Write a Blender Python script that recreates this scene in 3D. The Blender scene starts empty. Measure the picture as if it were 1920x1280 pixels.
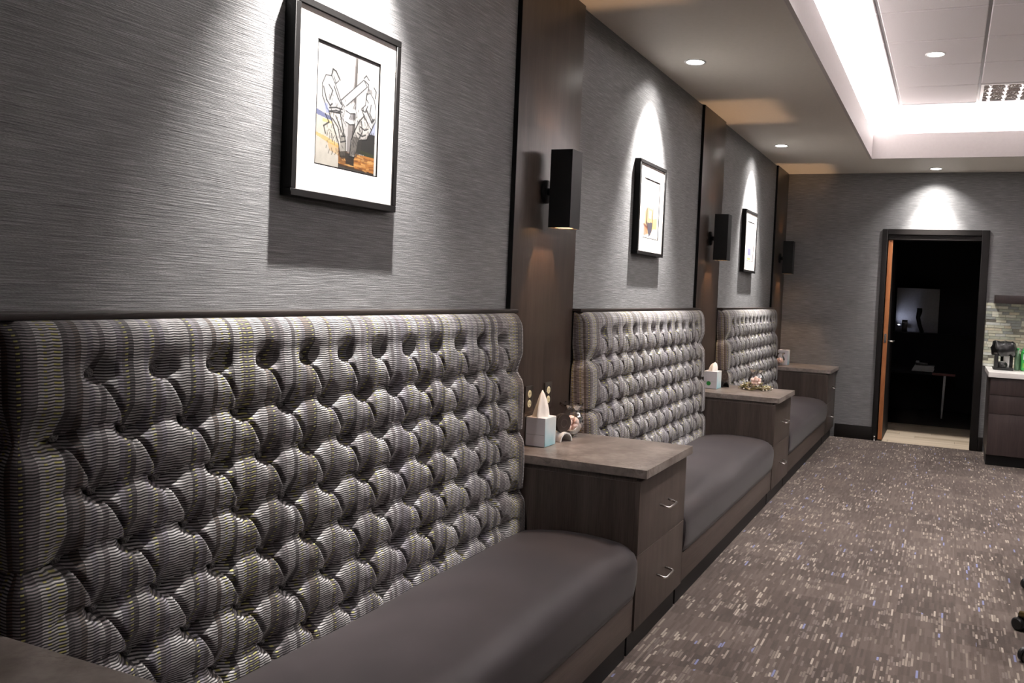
import bpy, bmesh, math, random
import numpy as np
from mathutils import Vector, Matrix, Euler
random.seed(7)
PI = math.pi
SC = bpy.context.scene
COL = SC.collection

# ------------------------------------------------------------------ camera
def make_camera():
    f, yaw, pitch, roll = 1575.18, .3869, -.036, .0455
    cy, sy, cp, sp = math.cos(yaw), math.sin(yaw), math.cos(pitch), math.sin(pitch)
    fw = Vector((-sy*cp, cy*cp, sp)); r = Vector((cy, sy, 0)); up = r.cross(fw)
    r2 = r*math.cos(roll) + up*math.sin(roll); up2 = -r*math.sin(roll) + up*math.cos(roll)
    cd = bpy.data.cameras.new('camera'); co = bpy.data.objects.new('camera', cd); COL.objects.link(co)
    m = Matrix((r2, up2, -fw)).transposed().to_4x4(); m.translation = Vector((1.6464, 0, 1.3922))
    co.matrix_world = m
    cd.sensor_fit = 'HORIZONTAL'; cd.sensor_width = 36; cd.lens = f/1920*36
    cd.shift_x = (960-1135.54)/1920; cd.shift_y = (601.70-640)/1920
    cd.clip_start = .02
    SC.camera = co
make_camera()

# ------------------------------------------------------------------ world, exposure
w = bpy.data.worlds.new('world'); SC.world = w; w.use_nodes = True
w.node_tree.nodes['Background'].inputs[0].default_value = (.5, .55, .65, 1)
w.node_tree.nodes['Background'].inputs[1].default_value = .02
SC.view_settings.view_transform = 'Standard'; SC.view_settings.look = 'None'
SC.view_settings.gamma = 1; SC.view_settings.use_curve_mapping = False
SC.view_settings.exposure = 0.0

CAN_W = 30; CAN_CORE = 570; COVE_W = 26; TRAY_CAN = 280; SCONCE_UP = 11.; SCONCE_DN = 18.
WARM = (1, .60, .32); CANC = (1, .955, .91); COVEC = (1, .955, .95)

def light(name, typ, loc, power, color, parent=None, **kw):
    d = bpy.data.lights.new(name, typ); d.energy = power; d.color = color
    for k, v in kw.items():
        if k != 'rot': setattr(d, k, v)
    o = bpy.data.objects.new(name, d); COL.objects.link(o); o.location = loc
    if 'rot' in kw: o.rotation_euler = kw['rot']
    if parent: o.parent = parent
    return o

# ------------------------------------------------------------------ dimensions of the room
H = 2.70; HU = 3.14; D = 8.907; TX = .921; TY = 8.008; ZF = 2.919
TX1 = 4.10; TY0 = 1.3; XR = 5.0; YB = -2.6
CX0, CX1, CY0, CY1 = TX-.28, TX1+.28, TY0-.28, TY+.27     # cove walls above the soffit
# cove light strips: long LED lines lying in the trough behind the lip
def cove():
    zc = 2.80
    L = TY-TY0
    for x in (TX-.14, TX1+.14):
        light('cove_light', 'AREA', (x, (TY+TY0)/2, zc), COVE_W*L, COVEC, shape='RECTANGLE', size=.05, size_y=L+.1, rot=(PI, 0, 0))
    L = TX1-TX
    for y in (TY+.135, TY0-.14):
        light('cove_light', 'AREA', ((TX+TX1)/2, y, zc), COVE_W*L, COVEC, shape='RECTANGLE', size=L+.1, size_y=.05, rot=(PI, 0, 0))
cove()

# ------------------------------------------------------------------ node helpers
class N:
    def __init__(s, name):
        s.m = bpy.data.materials.new(name); s.m.use_nodes = True
        s.t = s.m.node_tree; s.b = s.t.nodes['Principled BSDF']; s.out = s.t.nodes['Material Output']
    def n(s, typ, **kw):
        x = s.t.nodes.new(typ)
        for k, v in kw.items(): setattr(x, k, v)
        return x
    def l(s, a, b): s.t.links.new(a, b)
    def put(s, sock, v):
        if hasattr(v, 'is_linked') or isinstance(v, bpy.types.NodeSocket): s.l(v, sock)
        else: sock.default_value = v
    def math(s, op, a, b=None, c=None):
        x = s.n('ShaderNodeMath', operation=op); s.put(x.inputs[0], a)
        if b is not None: s.put(x.inputs[1], b)
        if c is not None: s.put(x.inputs[2], c)
        return x.outputs[0]
    def coord(s, kind='Object'): return s.n('ShaderNodeTexCoord').outputs[kind]
    def sep(s, v):
        x = s.n('ShaderNodeSeparateXYZ'); s.l(v, x.inputs[0]); return x.outputs
    def comb(s, a=0., b=0., c=0.):
        x = s.n('ShaderNodeCombineXYZ')
        for i, v in enumerate((a, b, c)): s.put(x.inputs[i], v)
        return x.outputs[0]
    def noise(s, vec, scale=5, detail=2, rough=.5):
        x = s.n('ShaderNodeTexNoise'); s.l(vec, x.inputs['Vector'])
        x.inputs['Scale'].default_value = scale; x.inputs['Detail'].default_value = detail; x.inputs['Roughness'].default_value = rough
        return x.outputs[0]
    def white(s, vec):
        x = s.n('ShaderNodeTexWhiteNoise', noise_dimensions='3D'); s.l(vec, x.inputs['Vector']); return x.outputs
    def mapr(s, v, a, b, c=0., d=1., clamp=True):
        x = s.n('ShaderNodeMapRange'); x.clamp = clamp; s.put(x.inputs[0], v)
        for i, k in enumerate((a, b, c, d)): s.put(x.inputs[i+1], k)
        return x.outputs[0]
    def ramp(s, v, stops, interp='LINEAR'):
        x = s.n('ShaderNodeValToRGB'); s.l(v, x.inputs[0]); cr = x.color_ramp; cr.interpolation = interp
        while len(cr.elements) < len(stops): cr.elements.new(.5)
        for e, (p, c) in zip(cr.elements, stops): e.position = p; e.color = (*c, 1)
        return x.outputs[0]
    def mix(s, f, a, b, blend='MIX'):
        x = s.n('ShaderNodeMix', data_type='RGBA', blend_type=blend); s.put(x.inputs[0], f)
        for i, v in ((6, a), (7, b)):
            if isinstance(v, (tuple, list)): x.inputs[i].default_value = (*v, 1)
            else: s.l(v, x.inputs[i])
        return x.outputs[2]
    def bump(s, h, strength=.3, dist=.002):
        x = s.n('ShaderNodeBump'); s.l(h, x.inputs['Height']); x.inputs['Strength'].default_value = strength
        x.inputs['Distance'].default_value = dist; s.l(x.outputs[0], s.b.inputs['Normal']); return x
    def base(s, c=None, rough=.5, spec=.5, metal=0.):
        if c is not None:
            if isinstance(c, (tuple, list)): s.b.inputs['Base Color'].default_value = (*c, 1)
            else: s.l(c, s.b.inputs['Base Color'])
        if isinstance(rough, float): s.b.inputs['Roughness'].default_value = rough
        else: s.l(rough, s.b.inputs['Roughness'])
        s.b.inputs['Specular IOR Level'].default_value = spec; s.b.inputs['Metallic'].default_value = metal
        return s.m

def flat(name, c, rough=.5, spec=.5, metal=0., nz=.06, scale=40):
    """a colour with a faint procedural mottling"""
    k = N(name); v = k.noise(k.coord(), scale, 3)
    f = k.mapr(v, .3, .7, 1-nz, 1+nz)
    col = k.n('ShaderNodeVectorMath', operation='SCALE'); col.inputs[0].default_value = c; k.l(f, col.inputs['Scale'])
    return k.base(col.outputs[0], rough, spec, metal)
def glow(name, c, strength):
    k = N(name); k.b.inputs['Emission Color'].default_value = (*c, 1); k.b.inputs['Emission Strength'].default_value = strength
    return k.base(c, .5)

M = {}
def mat_grasscloth():
    k = N('grasscloth'); x, y, z = k.sep(k.coord())
    h = k.math('ADD', x, y)
    wob = k.noise(k.comb(k.math('MULTIPLY', h, 1.5), k.math('MULTIPLY', z, 4)), 1, 1)
    zz = k.math('ADD', z, k.math('MULTIPLY', wob, .012))
    f1 = k.noise(k.comb(k.math('MULTIPLY', h, 9), k.math('MULTIPLY', zz, 300)), 1, 3, .65)
    f2 = k.noise(k.comb(k.math('MULTIPLY', h, 2.5), k.math('MULTIPLY', zz, 90)), 1, 2, .6)
    fine = k.noise(k.comb(k.math('MULTIPLY', h, 160), k.math('MULTIPLY', zz, 420)), 1, 1)
    big = k.noise(k.comb(h, z), 2.2, 2)
    s = k.math('ADD', k.math('MULTIPLY', f1, .85), k.math('MULTIPLY', f2, .15))
    s2 = k.math('ADD', k.math('MULTIPLY', s, .8), k.math('MULTIPLY', fine, .2))
    c = k.ramp(s2, [(.30, (.082, .082, .084)), (.5, (.166, .166, .169)), (.72, (.325, .325, .328))])
    strip = k.white(k.comb(k.math('FLOOR', k.math('MULTIPLY', k.math('ADD', h, .31), 1.1)), 3., 1.))[0]
    tone = k.math('MULTIPLY', k.mapr(big, .3, .7, .93, 1.07), k.mapr(strip, 0., 1., .97, 1.03))
    v = k.n('ShaderNodeVectorMath', operation='SCALE'); k.l(c, v.inputs[0]); k.l(tone, v.inputs['Scale'])
    k.bump(s2, .75, .003)
    return k.base(v.outputs[0], .55, .35)
M['wall'] = mat_grasscloth()

def mat_wood(name, c0, c1, c2, rough=.35, spec=.5, axis='z', fine=260., bump=.08, coat=0.):
    k = N(name); x, y, z = k.sep(k.coord())
    a = {'z': z, 'y': y, 'x': x}[axis]
    o1, o2 = {'z': (x, y), 'y': (x, z), 'x': (y, z)}[axis]
    v1 = k.comb(k.math('MULTIPLY', o1, fine), k.math('MULTIPLY', o2, fine), k.math('MULTIPLY', a, fine*.03))
    g = k.noise(v1, 1, 3, .6)
    v2 = k.comb(k.math('MULTIPLY', o1, 22), k.math('MULTIPLY', o2, 22), k.math('MULTIPLY', a, .9))
    b = k.noise(v2, 1, 2, .5)
    s = k.math('ADD', k.math('MULTIPLY', g, .55), k.math('MULTIPLY', b, .45))
    col = k.ramp(s, [(.33, c0), (.5, c1), (.68, c2)])
    k.bump(g, bump, .001)
    k.b.inputs['Coat Weight'].default_value = coat; k.b.inputs['Coat Roughness'].default_value = .3
    return k.base(col, rough, spec)
M['pilaster'] = mat_wood('pilaster_wood', (.018, .0118, .0086), (.034, .0230, .0178), (.056, .040, .032), .34, .55)
M['cabinet'] = mat_wood('cabinet_laminate', (.026, .0185, .0150), (.050, .0372, .0312), (.080, .062, .053), .38, .45)
M['cabinet_h'] = mat_wood('cabinet_laminate_level', (.026, .0185, .0150), (.050, .0372, .0312), (.080, .062, .053), .38, .45, 'y')
M['trimwood'] = mat_wood('dark_trim', (.012, .009, .008), (.022, .016, .014), (.034, .025, .022), .35, .5, 'y')
M['counterwood'] = mat_wood('kitchen_laminate', (.020, .013, .013), (.034, .023, .022), (.05, .035, .033), .4, .4)
M['doorwood'] = mat_wood('door_oak', (.16, .050, .016), (.30, .105, .035), (.40, .16, .06), .4, .5)
M['side_shade'] = flat('painted_shade_black', (.004, .004, .004), .8, .2)
M['doorframe'] = flat('black_brown_frame', (.007, .0055, .005), .5, .22)
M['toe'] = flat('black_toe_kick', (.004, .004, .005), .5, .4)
M['edge_highlight'] = flat('painted_edge_highlight', (.20, .16, .14), .4)

def mat_stone():
    k = N('countertop_laminate'); c = k.coord()
    a = k.noise(c, 9, 6, .6); b = k.noise(c, 34, 4, .6)
    w2 = k.n('ShaderNodeVectorMath', operation='ADD'); k.l(c, w2.inputs[0])
    sc = k.n('ShaderNodeVectorMath', operation='SCALE'); cc = k.n('ShaderNodeTexNoise'); k.l(c, cc.inputs['Vector']); cc.inputs['Scale'].default_value = 7
    k.l(cc.outputs['Color'], sc.inputs[0]); sc.inputs['Scale'].default_value = .25; k.l(sc.outputs[0], w2.inputs[1])
    vein = k.noise(w2.outputs[0], 11, 4, .7)
    vm = k.mapr(k.math('ABSOLUTE', k.math('SUBTRACT', vein, .5)), 0., .035, 1., 0.)
    patch = k.mapr(k.noise(c, 3.3, 2), .5, .62, 0., 1.)
    s = k.math('ADD', k.math('MULTIPLY', a, .6), k.math('MULTIPLY', b, .4))
    col = k.ramp(s, [(.34, (.115, .094, .083)), (.5, (.195, .167, .150)), (.66, (.285, .252, .232))])
    col = k.mix(k.math('MULTIPLY', k.math('MULTIPLY', vm, patch), .6), col, (.06, .042, .036))
    return k.base(col, .30, .5)
M['stone'] = mat_stone()

def mat_vinyl():
    k = N('seat_vinyl'); c = k.coord(); a = k.noise(c, 420, 2); b = k.noise(c, 5, 2)
    col = k.ramp(b, [(.3, (.0185, .0137, .0150)), (.7, (.0255, .0192, .0210))])
    k.bump(a, .12, .0008)
    k.b.inputs['Sheen Weight'].default_value = .08
    return k.base(col, .56, .28)
M['vinyl'] = mat_vinyl()

def mat_fabric():
    k = N('tufted_fabric'); u, v, _ = k.sep(k.coord('UV'))       # metres along the bench, metres up
    P, Q = .027, .0058
    t = k.math('PINGPONG', k.math('DIVIDE', u, P/2), 1.)
    wave = k.math('SMOOTH_MIN', t, .8, .35)
    r = k.math('ADD', k.math('DIVIDE', v, Q), k.math('MULTIPLY', wave, .28))
    row = k.math('FLOOR', r); fr = k.math('FRACT', r)
    tri = k.math('ABSOLUTE', k.math('SUBTRACT', k.math('MULTIPLY', fr, 2.), 1.))    # 1 at gap, 0 on thread
    thread = k.mapr(tri, .32, .68, 1., 0.)
    cw = .0125
    ci = k.math('FLOOR', k.math('DIVIDE', u, cw))
    rnd = k.white(k.comb(ci, 1.7, 0.))[0]
    col = k.ramp(rnd, [(0, (.085, .073, .076)), (.15, (.42, .40, .40)), (.36, (.18, .155, .163)), (.52, (.50, .48, .49)), (.66, (.25, .23, .265)), (.78, (.115, .085, .068)), (.86, (.37, .35, .345))], 'CONSTANT')
    big = k.white(k.comb(k.math('FLOOR', k.math('DIVIDE', u, .055)), 5.2, 0.))[0]
    col = k.mix(k.mapr(big, 0., 1., 0., .22), col, (.20, .185, .19))
    # lime-yellow stitches
    yi = k.math('FLOOR', k.math('DIVIDE', u, .0068)); yr = k.white(k.comb(yi, 9.1, 2.))[0]
    ym = k.math('GREATER_THAN', yr, .87)
    alt = k.math('LESS_THAN', k.math('FRACT', k.math('MULTIPLY', row, .5)), .25)
    ym2 = k.math('MULTIPLY', ym, alt)
    col = k.mix(ym2, col, (.40, .375, .13))
    jit = k.white(k.comb(ci, row, 4.))[0]
    sc = k.n('ShaderNodeVectorMath', operation='SCALE'); k.l(col, sc.inputs[0]); k.l(k.mapr(jit, 0., 1., .8, 1.15), sc.inputs['Scale'])
    c = k.mix(thread, (.010, .009, .010), sc.outputs[0])
    k.bump(thread, .4, .0012)
    k.b.inputs['Sheen Weight'].default_value = .15
    return k.base(c, .65, .3)
M['fabric'] = mat_fabric()

def mat_carpet():
    k = N('patterned_carpet'); x, y, z = k.sep(k.coord())
    W, L = .0105, .088
    ci = k.math('FLOOR', k.math('DIVIDE', x, W))
    ro = k.white(k.comb(ci, 3., 0.))[0]
    yy = k.math('ADD', k.math('DIVIDE', y, L), k.math('MULTIPLY', ro, .45))
    ri = k.math('FLOOR', yy)
    val = k.white(k.comb(ci, ri, 1.))[0]
    # clusters of dashes in rows, with plainer bands between them
    bx = k.math('FLOOR', k.math('DIVIDE', k.math('ADD', x, k.math('MULTIPLY', k.white(k.comb(ri, 8., 0.))[0], .4)), .085))
    cl = k.white(k.comb(bx, ri, 6.))[0]
    rowd = k.mapr(k.white(k.comb(ri, 2., 13.))[0], 0., 1., .45, 1.25)
    sp = k.noise(k.comb(k.math('MULTIPLY', x, 7), k.math('MULTIPLY', y, 5)), 1, 1)
    dens = k.math('MULTIPLY', k.math('MULTIPLY', k.mapr(cl, .12, .85, .07, .80), rowd), k.mapr(sp, .35, .65, .55, 1.15))
    dash = k.math('LESS_THAN', val, dens)
    fr = k.math('FRACT', yy); fx = k.math('FRACT', k.math('DIVIDE', x, W))
    endr = k.white(k.comb(ci, ri, 11.))[0]
    dash = k.math('MULTIPLY', dash, k.math('LESS_THAN', fr, k.mapr(endr, 0., 1., .35, 1.)))
    dash = k.math('MULTIPLY', dash, k.math('LESS_THAN', fx, .80))
    hue = k.white(k.comb(ci, ri, 21.))[0]
    dcol = k.ramp(hue, [(0, (.21, .175, .148)), (.20, (.145, .117, .101)), (.50, (.29, .25, .212)), (.64, (.125, .10, .09)), (.958, (.15, .16, .28))], 'CONSTANT')
    basev = k.white(k.comb(ci, ri, 31.))[0]
    tone = k.white(k.comb(k.math('FLOOR', k.math('DIVIDE', x, .25)), k.math('FLOOR', k.math('DIVIDE', y, .25)), 41.))[0]
    bs = k.math('ADD', k.math('MULTIPLY', basev, .5), k.math('MULTIPLY', tone, .5))
    bcol = k.ramp(bs, [(.1, (.054, .041, .0355)), (.5, (.076, .058, .050)), (.9, (.106, .082, .071))])
    c = k.mix(dash, bcol, dcol)
    f = k.noise(k.coord(), 700, 2)
    sc = k.n('ShaderNodeVectorMath', operation='SCALE'); k.l(c, sc.inputs[0]); k.l(k.mapr(f, .3, .7, .78, 1.22), sc.inputs['Scale'])
    # line where one tuft band meets the next
    k.bump(f, .5, .003)
    k.b.inputs['Sheen Weight'].default_value = .1
    return k.base(sc.outputs[0], .95, .1)
M['carpet'] = mat_carpet()
M['soffit'] = flat('soffit_paint', (.62, .585, .53), .6, .3, nz=.02)
M['fascia_paint'] = flat('fascia_paint', (.50, .465, .455), .6, .3, nz=.02)
M['white_paint'] = flat('white_paint', (.74, .71, .70), .6, .3, nz=.02)
def mat_tile():
    k = N('ceiling_tile'); c = k.coord(); a = k.noise(c, 260, 3, .7)
    col = k.ramp(a, [(.3, (.80, .77, .78)), (.7, (.88, .85, .86))]); k.bump(a, .2, .001)
    return k.base(col, .9, .1)
M['tile'] = mat_tile()
M['grid_shade'] = flat('grid_shadow_grey', (.30, .285, .29), .5, .3, nz=.02)  # bars darkened so their colour carries the shade of the tile gaps
M['tbar'] = flat('grid_white', (.75, .73, .73), .4, .4, nz=.02)
M['black_metal'] = flat('black_metal', (.006, .006, .0065), .45, .3)
M['black_frame'] = flat('black_frame', (.005, .0045, .0045), .5, .15)
M['mat_board'] = flat('mat_board', (.60, .56, .535), .8, .2, nz=.02, scale=200)
M['chrome'] = flat('brushed_nickel', (.80, .78, .75), .22, .5, 1., nz=.03)
M['mirror'] = flat('polished_aluminium', (.86, .86, .88), .06, .5, 1., nz=.02)
def mat_crinkle():
    k = N('crinkled_aluminium'); a = k.noise(k.coord(), 26, 3, .6); k.bump(a, .9, .02); return k.base((.86, .86, .88), .08, .5, 1.)
M['mirror'] = mat_crinkle()
M['white_plastic'] = flat('white_plastic', (.80, .79, .78), .35, .5, nz=.02)
M['black_plastic'] = flat('black_plastic', (.012, .012, .013), .32, .5)
M['tissue'] = flat('tissue_paper', (.86, .82, .78), .9, .1, nz=.03)
M['ivory'] = flat('ivory_plastic', (.74, .66, .42), .4, .5, nz=.02)
M['plate'] = flat('steel_plate', (.16, .14, .13), .3, .5, .9)
M['slot'] = flat('slot_dark', (.03, .025, .02), .6)
M['quartz'] = flat('white_quartz', (.80, .77, .74), .25, .5, nz=.03)
M['pink'] = flat('pink_stone', (.86, .64, .58), .6, .3, nz=.15, scale=60)
M['pearl'] = flat('cream_pearl', (.85, .78, .70), .2, .6, nz=.03)
M['leaf'] = flat('dried_leaf', (.36, .33, .16), .6, .3, nz=.3)
M['twig'] = flat('twig', (.16, .13, .06), .7, .2, nz=.2)
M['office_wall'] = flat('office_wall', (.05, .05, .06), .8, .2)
M['cloth_black'] = flat('black_upholstery', (.012, .012, .014), .8, .2)
M['green'] = flat('green_plastic', (.03, .32, .06), .35, .5)
M['green_clear'] = flat('pale_green_plastic', (.20, .34, .22), .3, .5)
M['red_edge'] = flat('cherry_edge', (.12, .02, .016), .4)
M['paper'] = flat('paper', (.62, .63, .66), .9, .1)
M['grout'] = flat('grout', (.33, .32, .27), .9, .1)
M['brass'] = flat('brass', (.65, .45, .12), .25, .5, 1.)
def mat_glass():
    k = N('thin_glass'); t = k.t
    tr = k.n('ShaderNodeBsdfTransparent'); gl = k.n('ShaderNodeBsdfGlossy'); gl.inputs['Roughness'].default_value = .02
    tr.inputs[0].default_value = (.97, .97, .97, 1)
    fr = k.n('ShaderNodeFresnel'); fr.inputs[0].default_value = 1.5
    mx = k.n('ShaderNodeMixShader'); k.l(k.math('MULTIPLY', fr.outputs[0], 1.15), mx.inputs[0]); k.l(tr.outputs[0], mx.inputs[1]); k.l(gl.outputs[0], mx.inputs[2])
    k.l(mx.outputs[0], k.out.inputs[0]); return k.m
M['glass'] = mat_glass()
def mat_attr(name, rough=.7):
    k = N(name); a = k.n('ShaderNodeAttribute'); a.attribute_name = 'ink'
    g = k.noise(k.coord(), 300, 2); m = k.n('ShaderNodeVectorMath', operation='SCALE'); k.l(a.outputs['Color'], m.inputs[0]); k.l(k.mapr(g, .3, .7, .97, 1.03), m.inputs['Scale'])
    return k.base(m.outputs[0], rough, .2)
M['print'] = mat_attr('printed_sheet')
def mat_box():
    k = N('tissue_carton'); x, y, z = k.sep(k.coord())
    t = k.math('ADD', k.math('MULTIPLY', z, 4.), k.math('MULTIPLY', y, 2.))
    n = k.noise(k.coord(), 14, 2)
    f = k.mapr(k.math('ADD', t, k.math('MULTIPLY', n, .4)), .2, .95, 0., 1.)
    col = k.ramp(f, [(0, (.30, .52, .58)), (.35, (.62, .70, .72)), (.7, (.76, .77, .76)), (1, (.74, .76, .62))])
    nrm = k.sep(k.n('ShaderNodeNewGeometry').outputs['Normal'])
    side = k.math('GREATER_THAN', k.math('ABSOLUTE', nrm[0]), .5)
    return k.base(k.mix(side, (.72, .71, .76), col), .5, .3)
M['carton'] = mat_box()

# ------------------------------------------------------------------ mesh helpers
class MB:
    def __init__(s): s.bm = bmesh.new()
    def box(s, x0, x1, y0, y1, z0, z1, bev=0., seg=2):
        r = bmesh.ops.create_cube(s.bm, size=1.)
        vs = r['verts']
        for v in vs: v.co = Vector(((x0+x1)/2+v.co.x*(x1-x0), (y0+y1)/2+v.co.y*(y1-y0), (z0+z1)/2+v.co.z*(z1-z0)))
        if bev > 0:
            es = list({e for v in vs for e in v.link_edges})
            bmesh.ops.bevel(s.bm, geom=es, offset=bev, segments=seg, profile=.6, affect='EDGES')
        return s
    def tube(s, pts, r, n=8, closed=False, caps=True):
        pts = [Vector(p) for p in pts]; rings = []; m = len(pts); prev = None
        for i, p in enumerate(pts):
            if closed: d = pts[(i+1) % m]-pts[i-1]
            else: d = pts[min(i+1, m-1)]-pts[max(i-1, 0)]
            d.normalize()
            if prev is None:
                a = Vector((0, 0, 1)) if abs(d.z) < .9 else Vector((1, 0, 0)); u = d.cross(a).normalized()
            else: u = (prev-d*prev.dot(d)).normalized()
            prev = u; v = d.cross(u)
            rr = r[i] if isinstance(r, (list, tuple)) else r
            rings.append([s.bm.verts.new(p+(u*math.cos(2*PI*k/n)+v*math.sin(2*PI*k/n))*rr) for k in range(n)])
        for i in range(m if closed else m-1):
            a, b = rings[i], rings[(i+1) % m]
            for k in range(n): s.bm.faces.new((a[k], a[(k+1) % n], b[(k+1) % n], b[k]))
        if caps and not closed: s.bm.faces.new(rings[0][::-1]); s.bm.faces.new(rings[-1])
        return s
    def lathe(s, prof, n=24, c=(0, 0, 0), axis='z', rim=None):
        c = Vector(c); rings = []
        def P(r, h, a):
            x, y = r*math.cos(a), r*math.sin(a)
            return c+(Vector((x, y, h)) if axis == 'z' else Vector((h, x, y)) if axis == 'x' else Vector((x, h, y)))
        for j, (r, h) in enumerate(prof):
            if r < 1e-6: rings.append([s.bm.verts.new(P(0, h, 0))])
            else: rings.append([s.bm.verts.new(P(r if not rim else r*rim(j, 2*PI*k/n), h, 2*PI*k/n)) for k in range(n)])
        for a, b in zip(rings, rings[1:]):
            if len(a) == 1 and len(b) == 1: continue
            for k in range(n):
                k2 = (k+1) % n
                if len(a) == 1: s.bm.faces.new((a[0], b[k2], b[k]))
                elif len(b) == 1: s.bm.faces.new((a[k], a[k2], b[0]))
                else: s.bm.faces.new((a[k], a[k2], b[k2], b[k]))
        return s
    def prism(s, poly, a0, a1, axis='y'):
        """poly of 2-D points extruded along axis: axis y -> (x,z), axis x -> (y,z), axis z -> (x,y)"""
        def P(p, a): return (p[0], a, p[1]) if axis == 'y' else (a, p[0], p[1]) if axis == 'x' else (p[0], p[1], a)
        A = [s.bm.verts.new(P(p, a0)) for p in poly]; B = [s.bm.verts.new(P(p, a1)) for p in poly]; n = len(poly)
        for i in range(n): s.bm.faces.new((A[i], A[(i+1) % n], B[(i+1) % n], B[i]))
        s.bm.faces.new(A[::-1]); s.bm.faces.new(B); return s
    def blob(s, c, r, seg=8, rng=8, jit=0., sc=(1, 1, 1)):
        q = bmesh.ops.create_uvsphere(s.bm, u_segments=seg, v_segments=rng, radius=1.)
        for v in q['verts']:
            j = 1+random.uniform(-jit, jit); v.co = Vector((c[0]+v.co.x*r*sc[0]*j, c[1]+v.co.y*r*sc[1]*j, c[2]+v.co.z*r*sc[2]*j))
        return s
    def build(s, name, mat, parent=None, smooth=False, loc=None):
        bmesh.ops.recalc_face_normals(s.bm, faces=s.bm.faces)
        me = bpy.data.meshes.new(name); s.bm.to_mesh(me); s.bm.free()
        return link(name, me, mat, parent, smooth, loc)
def link(name, me, mat, parent=None, smooth=False, loc=None):
    if mat is not None and not me.materials: me.materials.append(M[mat] if isinstance(mat, str) else mat)
    if smooth:
        me.polygons.foreach_set('use_smooth', [True]*len(me.polygons))
        if smooth == 'auto' and hasattr(me, 'set_sharp_from_angle'): me.set_sharp_from_angle(angle=math.radians(40))
    o = bpy.data.objects.new(name, me); COL.objects.link(o)
    if parent: o.parent = parent
    if loc: o.location = loc
    return o
def box(name, x0, x1, y0, y1, z0, z1, mat, parent=None, bev=0.):
    return MB().box(x0, x1, y0, y1, z0, z1, bev).build(name, mat, parent, smooth='auto' if bev else False)
def tag(o, label, cat=None, group=None, kind=None):
    if label: o['label'] = label
    if cat: o['category'] = cat
    if group: o['group'] = group
    if kind: o['kind'] = kind
    return o
def thing(name, label, cat, loc=(0, 0, 0), rz=0., group=None):
    o = bpy.data.objects.new(name, None); COL.objects.link(o); o.location = loc; o.rotation_euler = (0, 0, rz)
    o.empty_display_size = .05
    return tag(o, label, cat, group)
def copy_tree(o, parent=None):
    c = o.copy(); COL.objects.link(c); c.parent = parent
    for ch in o.children: copy_tree(ch, c)
    return c
def struct(o, label=None): o['kind'] = 'structure'; return tag(o, label) if label else o

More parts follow.
